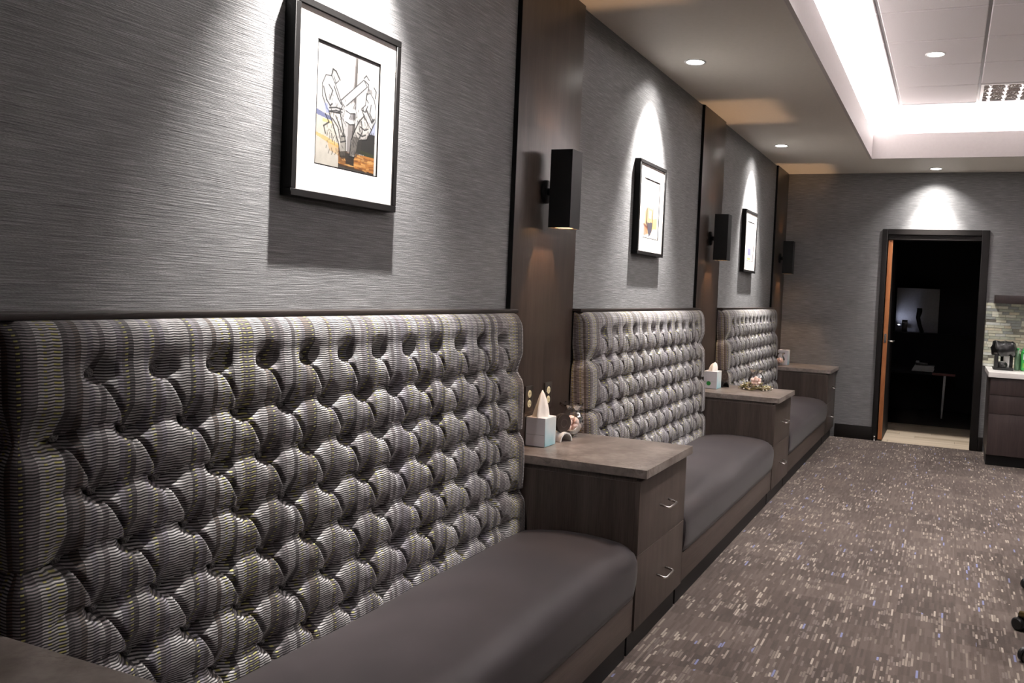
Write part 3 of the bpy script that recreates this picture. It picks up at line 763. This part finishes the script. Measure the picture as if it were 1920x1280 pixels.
# ------------------------------------------------------------------ sconces
def sconce(yc, label):
    t = thing('wall_sconce', label, 'wall lamp', (0, yc, 1.648), group='black up-and-down wall sconces')
    h = .327; x0, x1, w, th = .063, .163, .05, .003
    m = MB(); m.box(x0, x0+th, -w, w, 0, h); m.box(x1-th, x1, -w, w, 0, h); m.box(x0+th, x1-th, -w, -w+th, 0, h); m.box(x0+th, x1-th, w-th, w, 0, h)
    m.build('housing', 'black_metal', t)
    box('divider', x0+th, x1-th, -w+th, w-th, .155, .172, 'black_metal', t)
    MB().lathe([(0, .0205), (.05, .0205), (.05, .030), (.045, .034), (0, .034)], 24, (0, 0, .155), 'x').build('wall_plate', 'black_metal', t, 'auto')
    MB().tube([(.033, 0, .155), (.064, 0, .155)], .016, 12).build('arm', 'black_metal', t, True)
    xc = (x0+x1)/2
    for za, zb in ((.004, .10), (h-.10, h-.004)):
        m = MB(); e = th+.0006; q = .0008
        m.box(x0+e, x0+e+q, -w+e, w-e, za, zb); m.box(x1-e-q, x1-e, -w+e, w-e, za, zb); m.box(x0+e+q, x1-e-q, -w+e, -w+e+q, za, zb); m.box(x0+e+q, x1-e-q, w-e-q, w-e, za, zb)
        m.build('added_liner', 'liner', t)  # liner added to brighten the openings of the housing
    MB().lathe([(0, h-.108), (.022, h-.106), (.020, h-.14), (0, h-.14)], 12, (xc, 0, 0)).build('upper_lamp', 'warm_lamp', t, True)
    MB().lathe([(0, .108), (.022, .106), (.020, .14), (0, .14)], 12, (xc, 0, 0)).build('lower_lamp', 'warm_lamp', t, True)
    light('up_beam', 'POINT', (xc, 0, h-.098), SCONCE_UP, WARM, t, shadow_soft_size=.008)
    light('down_beam', 'POINT', (xc, 0, .098), SCONCE_DN, WARM, t, shadow_soft_size=.008)
M['liner'] = flat('added_liner_grey', (.22, .20, .18), .5, .3)
M['warm_lamp'] = glow('warm_lamp', (1, .68, .40), 6.)
sconce(3.245, 'black box sconce on the wood panel before the middle bench')
sconce(5.915, 'black box sconce on the wood panel before the farthest bench')
sconce(8.60, 'black box sconce on the wood panel in the far corner')

# ------------------------------------------------------------------ outlets
def outlet(y, label, z=.864):
    t = thing('wall_outlet', label, 'outlet', (.0202, y, z), group='steel wall outlets')
    box('cover_plate', 0, .005, -.036, .036, 0, .112, 'plate', t, .002)
    for zc in (.036, .077):
        r = MB().lathe([(0, .0065), (.015, .0065), (.0165, .005), (.0165, .001)], 20, (0, 0, zc), 'x').build('receptacle', 'ivory', t, 'auto')
        m = MB(); m.box(.0064, .0069, -.007, -.005, zc-.002, zc+.007); m.box(.0064, .0069, .005, .007, zc-.002, zc+.007); m.box(.0064, .0069, -.002, .002, zc-.010, zc-.006)
        m.build('slots', 'slot', r)
outlet(3.347, 'steel outlet plate with ivory sockets above the glass bowl')
outlet(3.165, 'steel outlet plate with ivory sockets behind the nearest tissue box')
outlet(5.84, 'outlet plate behind the tissue box on the wreath cabinet')

# ------------------------------------------------------------------ things on the cabinets
CT = .7255
def tissue_box(loc, label, rz=0., s=(.058, .058, .125), tis=.112, tilt=0):
    t = thing('tissue_box', label, 'tissue box', loc, rz, 'tissue boxes on the side cabinets')
    a, b, h = s
    c = MB().box(-a, a, -b, b, 0, h, .002, 1).build('carton', 'carton', t, 'auto')
    box('fold_line', -a*.9, a*.9, -b-.0006, -b+.001, h*.40, h*.40+.0015, 'slot_soft', c)
    MB().lathe([(0, .0006), (.022, .0006), (.022, -.0005)], 20, (0, 0, h)).build('opening', 'slot', c)
    if tis:
        # a folded sheet pulled up to a point
        bm = bmesh.new(); n = 18; rows = 7; R = []
        for j in range(rows):
            f = j/(rows-1); rad = .046*(1-f**(1 if tis > .1 else 2.5))**.8+.002; ring = []
            for k in range(n):
                an = 2*PI*k/n; wv = 1+.28*math.cos(5*an+f*1.5)*(1-.3*f)
                ring.append(bm.verts.new((rad*wv*math.cos(an)*.55+tilt*f*.4, rad*wv*math.sin(an)+tilt*f, h-.001+tis*f**.85)))
            R.append(ring)
        for A, B in zip(R, R[1:]):
            for k in range(n): bm.faces.new((A[k], A[(k+1) % n], B[(k+1) % n], B[k]))
        bm.faces.new(R[-1])
        m = MB(); m.bm.free(); m.bm = bm; m.build('tissue', 'tissue', t, True)
    return t
M['slot_soft'] = flat('fold_shadow', (.35, .36, .38), .8)
tissue_box((.068, 3.200, CT), 'white and teal tissue box with tissue pulled up, beside the glass bowl', s=(.046, .052, .122))
tissue_box((.092, 5.915, CT), 'white tissue box with green mark and pink-white tissue, beside the wreath', s=(.050, .060, .125), tis=.062, tilt=.02)
o = tissue_box((.118, 8.60, CT), 'plain pale tissue box on the far corner cabinet', s=(.05, .055, .150), tis=0)
# printed mark on the second carton
MB().lathe([(0, .0), (.016, .0), (.016, .001)], 16, (.092, 5.8546, CT+.038), 'y').build('leaf_mark', 'green', None)
bpy.data.objects['leaf_mark'].parent = [x for x in bpy.data.objects if x.get('label', '').startswith('white tissue box with green')][0]
bpy.data.objects['leaf_mark'].location = (-.092+.088-.09, -5.915, -CT)
bpy.data.objects['leaf_mark'].location = (-.092-.012, -5.915, -CT)

def fish_bowl(loc, label, grp, s=1., n=14):
    t = thing('glass_bowl', label, 'glass bowl', loc, group='round glass bowls with ruffled rims')
    prof = [(0, .002), (.030, .002), (.034, .004), (.033, .010), (.030, .014), (.042, .024), (.055, .045), (.059, .065), (.055, .088), (.044, .106), (.038, .116), (.040, .126), (.050, .140), (.054, .146)]
    prof = [(r*s, z*s) for r, z in prof]
    MB().lathe(prof, 32, rim=lambda j, a: 1+(.07*math.cos(8*a) if j >= 12 else 0)).build('bowl', 'glass', t, True)
    pts = [(.053*s*(1+.07*math.cos(8*a))*math.cos(a), .053*s*(1+.07*math.cos(8*a))*math.sin(a), .146*s+.003*s*math.sin(8*a)) for a in [2*PI*k/48 for k in range(48)]]
    MB().tube(pts, .0022*s, 6, True).build('ruffled_rim', 'glass', t, True)
    rs = random.Random(n+int(s*10))
    stones = 0
    for lay, (z, rr, cnt) in enumerate([(.030, .020, 4), (.046, .032, 6), (.066, .030, 5), (.080, .010, 2)]):
        for k in range(cnt):
            a = 2*PI*k/cnt+lay*.6; px, py = rr*math.cos(a)*s, rr*math.sin(a)*s
            m = MB(); m.blob((0, 0, 0), .0155*s, 9, 7, .10, (1, rs.uniform(.8, 1.15), rs.uniform(.7, .9)))
            o = m.build('pink_stone', 'pink', None, True, loc=(loc[0]+px, loc[1]+py, loc[2]+z*s)); o.rotation_euler = (rs.uniform(0, 3), rs.uniform(0, 3), rs.uniform(0, 3))
            tag(o, grp, 'stone', grp)
    return t
fish_bowl((.082, 3.475, CT), 'round clear glass bowl of pink stones below the wall outlet', 'pink stone inside the glass bowl near the wall outlet', 1.0)
fish_bowl((.375, 6.075, CT), 'clear glass bowl of pink stones standing inside the wreath', 'pink stone inside the glass bowl within the wreath', 1.0, 12)
fish_bowl((.105, 8.46, CT), 'glass bowl of pink stones before the pale box on the corner cabinet', 'pink stone inside the glass bowl on the corner cabinet', .85, 10)

def coaster_stand(loc, label, rz, white):
    t = thing('coaster_stand', label, 'coaster stand', loc, rz, 'arched coaster stands')
    # arch: half tube
    arc = [(math.cos(a)*.034, math.sin(a)*.040) for a in [PI*k/14 for k in range(15)]]; inn = [(x*.86, z*.86) for x, z in arc]
    MB().prism(arc+inn[::-1], -.035, .035, 'y').build('arch', white, t, 'auto')
    for k in range(3):
        y = -.012+.010*k
        d = MB().lathe([(0, -.003), (.040, -.003), (.041, 0), (.040, .003), (0, .003)], 28, (0, y, .078), 'y').build('coaster', 'coaster', t, 'auto')
        if k == 0: MB().lathe([(.016, -.0036), (.020, -.0036)], 24, (0, y, .078), 'y').build('ring_print', 'plate', d)
M['coaster'] = flat('dark_leather', (.035, .024, .020), .4)
coaster_stand((.098, 3.345, CT), 'white arched stand with dark round coasters beside the tissue box', 1.15, 'white_plastic')
coaster_stand((.135, 6.045, CT), 'black arched coaster stand behind the tissue box by the wreath', 1.0, 'black_plastic')

def wreath(loc):
    t = thing('wreath', 'dried leaf and pearl wreath lying around the glass bowl', 'wreath', loc)
    rs = random.Random(4); m = MB()
    for k in range(5):
        ph = rs.uniform(0, 6); r0 = .082+.004*k
        m.tube([((r0+.008*math.sin(3*a+ph))*math.cos(a), (r0+.008*math.sin(3*a+ph))*math.sin(a)*1.15, .012+.007*math.sin(5*a+ph)) for a in [2*PI*q/40 for q in range(40)]], .0035, 5, True)
    for a in (3.6, 5.4, .4): m.tube([(.09*math.cos(a), .1*math.sin(a), .012), (.13*math.cos(a+.2), .15*math.sin(a+.2), .02), (.15*math.cos(a+.4), .17*math.sin(a+.4), .010)], .0022, 5)
    m.build('vine_ring', 'twig', t, True)
    bm = bmesh.new()
    vs = [bm.verts.new(p) for p in ((0, 0, 0), (.010, .007, .003), (.024, .006, .004), (.036, 0, 0), (.024, -.006, .004), (.010, -.007, .003), (.012, 0, -.001), (.024, 0, 0))]
    for f in ((0, 6, 1), (1, 6, 7, 2), (2, 7, 3), (0, 5, 6), (5, 4, 7, 6), (4, 3, 7)): bm.faces.new([vs[i] for i in f])
    lm = bpy.data.meshes.new('leaf'); bm.to_mesh(lm); bm.free()
    for k in range(46):
        a = rs.uniform(0, 2*PI); r = .085+rs.uniform(-.012, .016)
        o = link('leaf', lm, 'leaf', t, loc=(r*math.cos(a), r*math.sin(a)*1.15, .012+rs.uniform(0, .018))); o.rotation_euler = (rs.uniform(-.6, .6), rs.uniform(-.7, .3), a+rs.choice((1.2, 1.9, -1.3))+rs.uniform(-.4, .4))
    p0 = MB().blob((0, 0, 0), .0062, 8, 6).build('pearl', 'pearl', t, True); pm = p0.data; p0.location = (.1, 0, .02)
    for k in range(34):
        a = rs.uniform(0, 2*PI); r = .09+rs.uniform(-.015, .035)
        link('pearl', pm, None, t, loc=(r*math.cos(a), r*math.sin(a)*1.15, rs.uniform(.007, .028) if r < .105 else .007))
    return t
wreath((.375, 6.075, CT))

# ------------------------------------------------------------------ doorway
def doorway():
    fr = thing('door_1', 'black-brown door frame around the dark office doorway', None, (0, D, 0)); struct(fr)
    m = MB(); m.box(.988, 1.038, -.018, .138, 0, 2.14, .003, 1); m.build('jamb', 'doorframe', fr, 'auto')
    m = MB(); m.box(1.905, 1.973, -.018, .138, 0, 2.14, .003, 1); m.build('jamb', 'doorframe', fr, 'auto')
    m = MB(); m.box(1.038, 1.905, -.018, .138, 2.085, 2.14, .003, 1); m.box(1.038, 1.905, .0, .138, 2.035, 2.085, .003, 1); m.build('head', 'doorframe', fr, 'auto')
    box('stop', 1.038, 1.046, .05, .138, 0, 2.035, 'doorframe', fr)
    # the open leaf stands edge-on at the left, hinged on the jamb
    lf = thing('door_leaf', 'open wooden door seen on its orange-brown edge', 'door', (1.047, D+.012, .012))
    MB().box(0, .042, 0, .84, 0, 2.02, .001, 1).build('leaf', 'doorwood', lf, 'auto')
    box('painted_shade_panel', .0421, .0428, .012, .84, 0, 2.02, 'doorframe', lf)  # dark sheet puts the unlit room's shade on the leaf's face
    box('latch_plate', .010, .032, -.0015, .0, .985, 1.075, 'chrome', lf)
    box('latch_bolt', .015, .026, -.006, -.0015, 1.02, 1.04, 'chrome', lf)
    MB().tube([(.0428, .06, 1.0), (.085, .06, 1.0), (.095, .075, 1.0), (.095, .17, 1.0)], .008, 8).build('lever_handle', 'chrome', lf, True)
    st = thing('door_stop', 'small silver door stop at the foot of the left jamb', 'door stop', (1.018, D-.028, .0))
    MB().lathe([(0, 0), (.012, 0), (.012, .006), (.006, .01), (.006, .035), (.011, .037), (.011, .05), (0, .052)], 14).build('post', 'chrome', st, True)
doorway()

def office():
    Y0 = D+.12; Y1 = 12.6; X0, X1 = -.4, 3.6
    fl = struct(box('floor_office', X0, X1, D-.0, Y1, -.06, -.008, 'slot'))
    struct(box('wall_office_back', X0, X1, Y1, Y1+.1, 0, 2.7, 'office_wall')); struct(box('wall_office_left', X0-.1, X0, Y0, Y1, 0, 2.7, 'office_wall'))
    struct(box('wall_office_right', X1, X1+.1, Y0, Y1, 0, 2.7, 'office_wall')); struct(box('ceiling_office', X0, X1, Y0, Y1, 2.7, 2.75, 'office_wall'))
    # vinyl planks from the threshold inward
    rs = random.Random(2); W = .15
    for i in range(10):
        x = X0; y = D+W*i; x = X0-rs.uniform(0, .9)
        while x < X1:
            L = 1.2; a, b = max(x, X0)+.001, min(x+L, X1)-.001
            if i == 0: a, b = max(a, 1.046), min(b, 1.904)
            if b-a > .05: MB().box(a, b, y+.0012+(.02 if i == 0 else 0), y+W-.0012, -.008, .0, .001, 1).build('plank', ('plank_a', 'plank_b', 'plank_c')[rs.randrange(3)], fl)
            x += L
    # low table with a stack of papers
    t = thing('office_table', 'dark table with cherry edge and pale leg inside the office', 'table', (1.1, 11.0, 0))
    box('table_top', -.25, .66, 0, .7, .545, .575, 'cloth_black', t, .003); box('edge_strip', .40, .661, -.002, -.0002, .546, .574, 'red_edge', t)
    for x, y in ((.545, .03), (.545, .66), (-.2, .03), (-.2, .66)): MB().tube([(x-.012, y, .02), (x, y, .545)], [.012, .016], 10).build('leg', 'paper', t, True)
    p = thing('paper_stack', 'pale stack of papers on the office table', 'papers', (1.40, 11.18, .576))
    for k in range(6): MB().box(-.14+.006*k, .11+.004*(k % 3), -.1, .1, .012*k, .012*k+.010).build('sheaf', 'paper', p)
    d = thing('desk_phone', 'dark phone with a bright edge on the papers', 'phone', (1.36, 11.18, .576+.071)); box('phone_body', -.06, .08, -.06, .06, 0, .03, 'black_plastic', d, .006); box('handset', -.06, -.02, -.06, .06, .03, .05, 'paper', d, .006)
    # added board and lamp that make the glow at the far wall
    b = thing('added_glow_board', 'pale board added to carry the glow in the dark office', 'board', (1.0, 12.3, 0))
    box('panel', -.03, .52, 0, .04, .0, 1.62, 'board', b, .004); 
    box('left_rail', -.06, -.031, -.01, .05, 0, 1.64, 'cloth_black', b)
    s = thing('desk_cabinet', 'black low cabinet under the lit board', 'cabinet', (1.0, 11.92, 0)); box('body', -.2, 1.2, 0, .36, 0, 1.0, 'cloth_black', s, .004); box('top', -.21, 1.21, -.01, .37, 1.0, 1.02, 'cloth_black', s)
    k = thing('desk_clock', 'small dark box with a pale stripe against the lit board', 'clock', (1.10, 12.12, 1.021)); box('case', -.035, .035, 0, .05, 0, .16, 'black_plastic', k, .004); box('display', -.026, .026, -.002, -.0003, .115, .135, 'paper', k)
    l = thing('task_lamp', 'dark curved task lamp against the lit board', 'lamp', (1.30, 12.12, 1.021))
    MB().tube([(.03, 0, 0), (-.01, 0, .1), (-.035, 0, .2), (-.02, 0, .28), (-.02, 0, .33)], [.026, .026, .028, .036, .034], 12).build('neck', 'black_plastic', l, True)
    f = thing('added_lamp', 'small dim lamp added to light the office board', 'lamp', (1.02, 12.16, 1.10)); box('case', -.03, .03, 0, .03, 0, .02, 'black_plastic', f)  # lamp added as a source for the glow on the board
    light('added_lamp_glow', 'SPOT', (.0, -.02, .012), 1.0, (.75, .8, 1), f, spot_size=math.radians(105), spot_blend=.6, shadow_soft_size=.01, rot=Vector((.55, .75, .45)).to_track_quat('-Z', 'Y').to_euler())
M['plank_a'] = mat_wood('vinyl_plank_a', (.36, .28, .20), (.48, .39, .29), (.56, .47, .37), .4, .4, 'x', 120)
M['plank_b'] = mat_wood('vinyl_plank_b', (.31, .24, .17), (.42, .34, .25), (.50, .42, .33), .4, .4, 'x', 120)
M['plank_c'] = mat_wood('vinyl_plank_c', (.40, .32, .24), (.52, .43, .33), (.60, .51, .41), .4, .4, 'x', 120)
M['board'] = flat('pale_board', (.62, .62, .68), .6)
office()

# ------------------------------------------------------------------ kitchenette
def kitchen():
    F = 8.13; x0 = 2.02
    lab = ['dark laminate base cabinet at the left end of the kitchen counter', 'second dark laminate base cabinet of the kitchen counter', 'third dark laminate base cabinet of the kitchen counter']
    for i in range(3):
        t = thing('base_cabinet', lab[i], 'cabinet', (x0+.66*i, F, 0), group='kitchen base cabinets')
        box('carcass', 0, .658, .02, D-F-.001, .10, .788, 'counterwood', t); box('toe_kick', .0, .658, .07, .4, 0, .0995, 'toe', t)
        for z0, z1 in ((.102, .466), (.470, .630), (.634, .786)): box('drawer_front', .002, .656, 0, .0195, z0, z1, 'counterwood', t, .001)
    tag(box('kitchen_countertop', 2.0, 4.02, F-.025, D-.001, .789, .832, 'quartz', bev=.002), 'white stone kitchen countertop against the mosaic backsplash', 'countertop')
    bs = struct(box('wall_backsplash', 1.973, 4.02, D-.006, D-.0005, .833, 1.447, 'grout'), 'mosaic backsplash of thin glass and stone strips')
    rs = random.Random(11)
    cols = [(.58, .58, .46), (.44, .46, .38), (.66, .66, .56), (.30, .32, .30), (.52, .48, .36), (.20, .19, .16), (.60, .62, .58)]
    ms = []
    for i, c in enumerate(cols): M['mosaic%d' % i] = flat('mosaic_strip_%d' % i, c, .2 if i % 2 else .45, .5, nz=.12, scale=30)
    lens = [.06, .09, .13]; meshes = {}
    z = .836; hgt = .0265
    while z < 1.44:
        x = 1.975-rs.uniform(0, .06)
        while x < 2.62:
            L = rs.choice(lens); ci = rs.choices(range(7), [3, 2, 3, 2, 2, 1, 3])[0]
            a, b = max(x, 1.975), x+L
            if b-a > .015:
                key = (ci, round(b-a, 3))
                if key not in meshes:
                    o = MB().box(0, b-a-.0025, -.004, .0, 0, hgt-.003, .0008, 1).build('mosaic_strip', 'mosaic%d' % ci, bs, loc=(a, 0, z)); meshes[key] = o.data
                else: o = link('mosaic_strip', meshes[key], None, bs)
                o.location = (a, D-.0062-rs.choice((0, .001, .002)), z)
            x = b
        z += hgt
    V = []
    k = N('mosaic_far'); xx, yy, zz = k.sep(k.coord()); r = k.math('FLOOR', k.math('DIVIDE', zz, .0265)); q = k.math('FLOOR', k.math('ADD', k.math('DIVIDE', xx, .095), k.white(k.comb(r, 1., 0.))[0]))
    M['mosaic_far'] = k.base(k.ramp(k.white(k.comb(r, q, 3.))[0], [(0, cols[0]), (.3, cols[1]), (.5, cols[2]), (.7, cols[3]), (.85, cols[6])], 'CONSTANT'), .35)
    box('mosaic_field', 2.76, 4.02, D-.0105, D-.0062, .836, 1.445, 'mosaic_far', bs)['kind'] = 'stuff'
    s = thing('wall_shelf', 'dark floating shelf above the coffee maker', 'shelf', (2.04, D-.25, 1.442)); box('board', 0, 1.9, 0, .249, 0, .077, 'counterwood', s, .002)
    # coffee maker with a black bag over its top
    t = thing('coffee_maker', 'coffee maker half covered by a black plastic bag', 'coffee maker', (2.135, 8.56, .833))
    box('base', -.085, .085, -.10, .10, 0, .022, 'black_plastic', t, .006); box('column', -.075, -.045, -.09, .09, .022, .15, 'black_plastic', t, .005); box('tank', -.02, .085, .04, .10, .022, .15, 'black_plastic', t, .005)
    box('front_panel', .0, .05, -.03, .035, .022, .13, 'white_plastic', t, .004)
    MB().lathe([(0, .024), (.038, .024), (.045, .04), (.043, .06), (.030, .075), (0, .078)], 18, (-.01, -.055, 0)).build('carafe', 'black_plastic', t, True)
    MB().lathe([(.030, .066), (.032, .074), (0, .080)], 18, (-.01, -.056, 0)).build('carafe_lid', 'white_plastic', t, True)
    box('trim_strip', -.085, -.01, -.105, -.1, .148, .156, 'chrome', t)
    bm = bmesh.new(); R = []; n = 36; rr = random.Random(5)
    for j, (zz_, sc) in enumerate([(.135, .92), (.15, 1.04), (.18, 1.10), (.21, 1.06), (.235, 1.0), (.25, .96), (.256, .8), (.25, .4), (.252, .05)]):
        ring = []
        for q in range(n):
            a = 2*PI*q/n; ca, sa = math.cos(a), math.sin(a); e = 4.
            rad = (abs(ca)**e+abs(sa)**e)**(-1/e); cr = 1+.05*math.sin(9*a+j*.8)+.04*math.sin(17*a-j)+rr.uniform(-.02, .02)
            ring.append(bm.verts.new((.092*sc*rad*ca*cr, .105*sc*rad*sa*cr, zz_+.010*math.sin(5*a+1)+(.01*rr.uniform(-1, 1) if j < 6 else 0))))
        R.append(ring)
    for A, B in zip(R, R[1:]):
        for q in range(n): bm.faces.new((A[q], A[(q+1) % n], B[(q+1) % n], B[q]))
    m = MB(); m.bm.free(); m.bm = bm; m.build('plastic_bag', 'bag', t, True)
    # green jugs at the frame edge
    g = thing('green_jug', 'green plastic jug with white label at the right photo edge', 'jug', (2.335, 8.56, .833))
    MB().box(-.055, .055, -.05, .05, 0, .185, .015, 3).build('body', 'green', g, 'auto'); MB().lathe([(.05, .18), (.034, .22), (.018, .24), (.018, .265), (0, .265)], 16).build('neck', 'green', g, True)
    box('label', -.04, .05, -.0515, -.0502, .105, .155, 'paper', g); box('label_band', -.04, .05, -.0515, -.0502, .03, .075, 'leafgreen', g)
    g2 = thing('clear_green_bottle', 'pale green bottle standing between coffee maker and green jug', 'bottle', (2.256, 8.60, .833))
    MB().lathe([(0, 0), (.024, 0), (.025, .01), (.025, .12), (.018, .15), (.010, .17), (.010, .19), (0, .19)], 16).build('body', 'green_clear', g2, True); MB().lathe([(.012, .186), (.012, .205), (0, .206)], 12).build('cap', 'green', g2, True)
M['leafgreen'] = flat('leaf_green', (.16, .42, .06), .5)
M['bag'] = flat('black_bag', (.008, .008, .009), .28, .6)
kitchen()

# ------------------------------------------------------------------ office chairs at the right edge
def chair(loc, rz, label, r, a0=0.):
    t = thing('office_chair', label, 'chair', loc, rz, 'rolling office chairs at the right edge')
    MB().lathe([(0, .06), (.035, .06), (.04, .075), (.035, .10), (.026, .11), (.026, .36), (0, .36)], 18).build('gas_column', 'black_plastic', t, 'auto')
    for k in range(5):
        a = 2*PI*k/5+a0; ca, sa = math.cos(a), math.sin(a)
        MB().tube([(.03*ca, .03*sa, .088), (.18*ca, .18*sa, .080), (r*ca, r*sa, .070)], [.022, .018, .014], 8).build('base_arm', 'brass_dark', t, True)
        c = MB(); 
        c.tube([(r*ca, r*sa, .072), (r*ca, r*sa, .05)], .008, 8)
        co = c.build('caster', 'black_plastic', t, True)
        for s in (-1, 1):
            cx, cy = r*ca-sa*.014*s, r*sa+ca*.014*s; m = MB()
            m.lathe([(0, -.011), (.022, -.011), (.028, -.006), (.028, .006), (.022, .011), (0, .011)], 20, axis='x')
            wl = m.build('wheel', 'black_plastic', co, 'auto', loc=(cx, cy, .0285)); wl.rotation_euler = (0, 0, a+PI/2)
    MB().box(-.23, .23, -.23, .23, .42, .50, .035, 4).build('seat', 'cloth_black', t, 'auto')
    box('mechanism', -.09, .09, -.09, .09, .36, .42, 'black_plastic', t, .01)
    MB().tube([(.0, .16, .40), (0, .27, .42), (0, .285, .55), (0, .275, .70)], .016, 8).build('back_support', 'black_plastic', t, True)
    MB().box(-.21, .21, .235, .275, .56, .98, .018, 3).build('backrest', 'cloth_black', t, 'auto')
M['brass_dark'] = flat('bronze_metal', (.20, .14, .05), .3, .5, .9)
chair((2.262, 3.865, 0), -PI/2, 'rolling office chair with black casters nearer at the right edge', .315, math.radians(234))
chair((2.385, 4.82, 0), -PI/2, 'rolling office chair with black casters farther at the right edge', .345, math.radians(228))
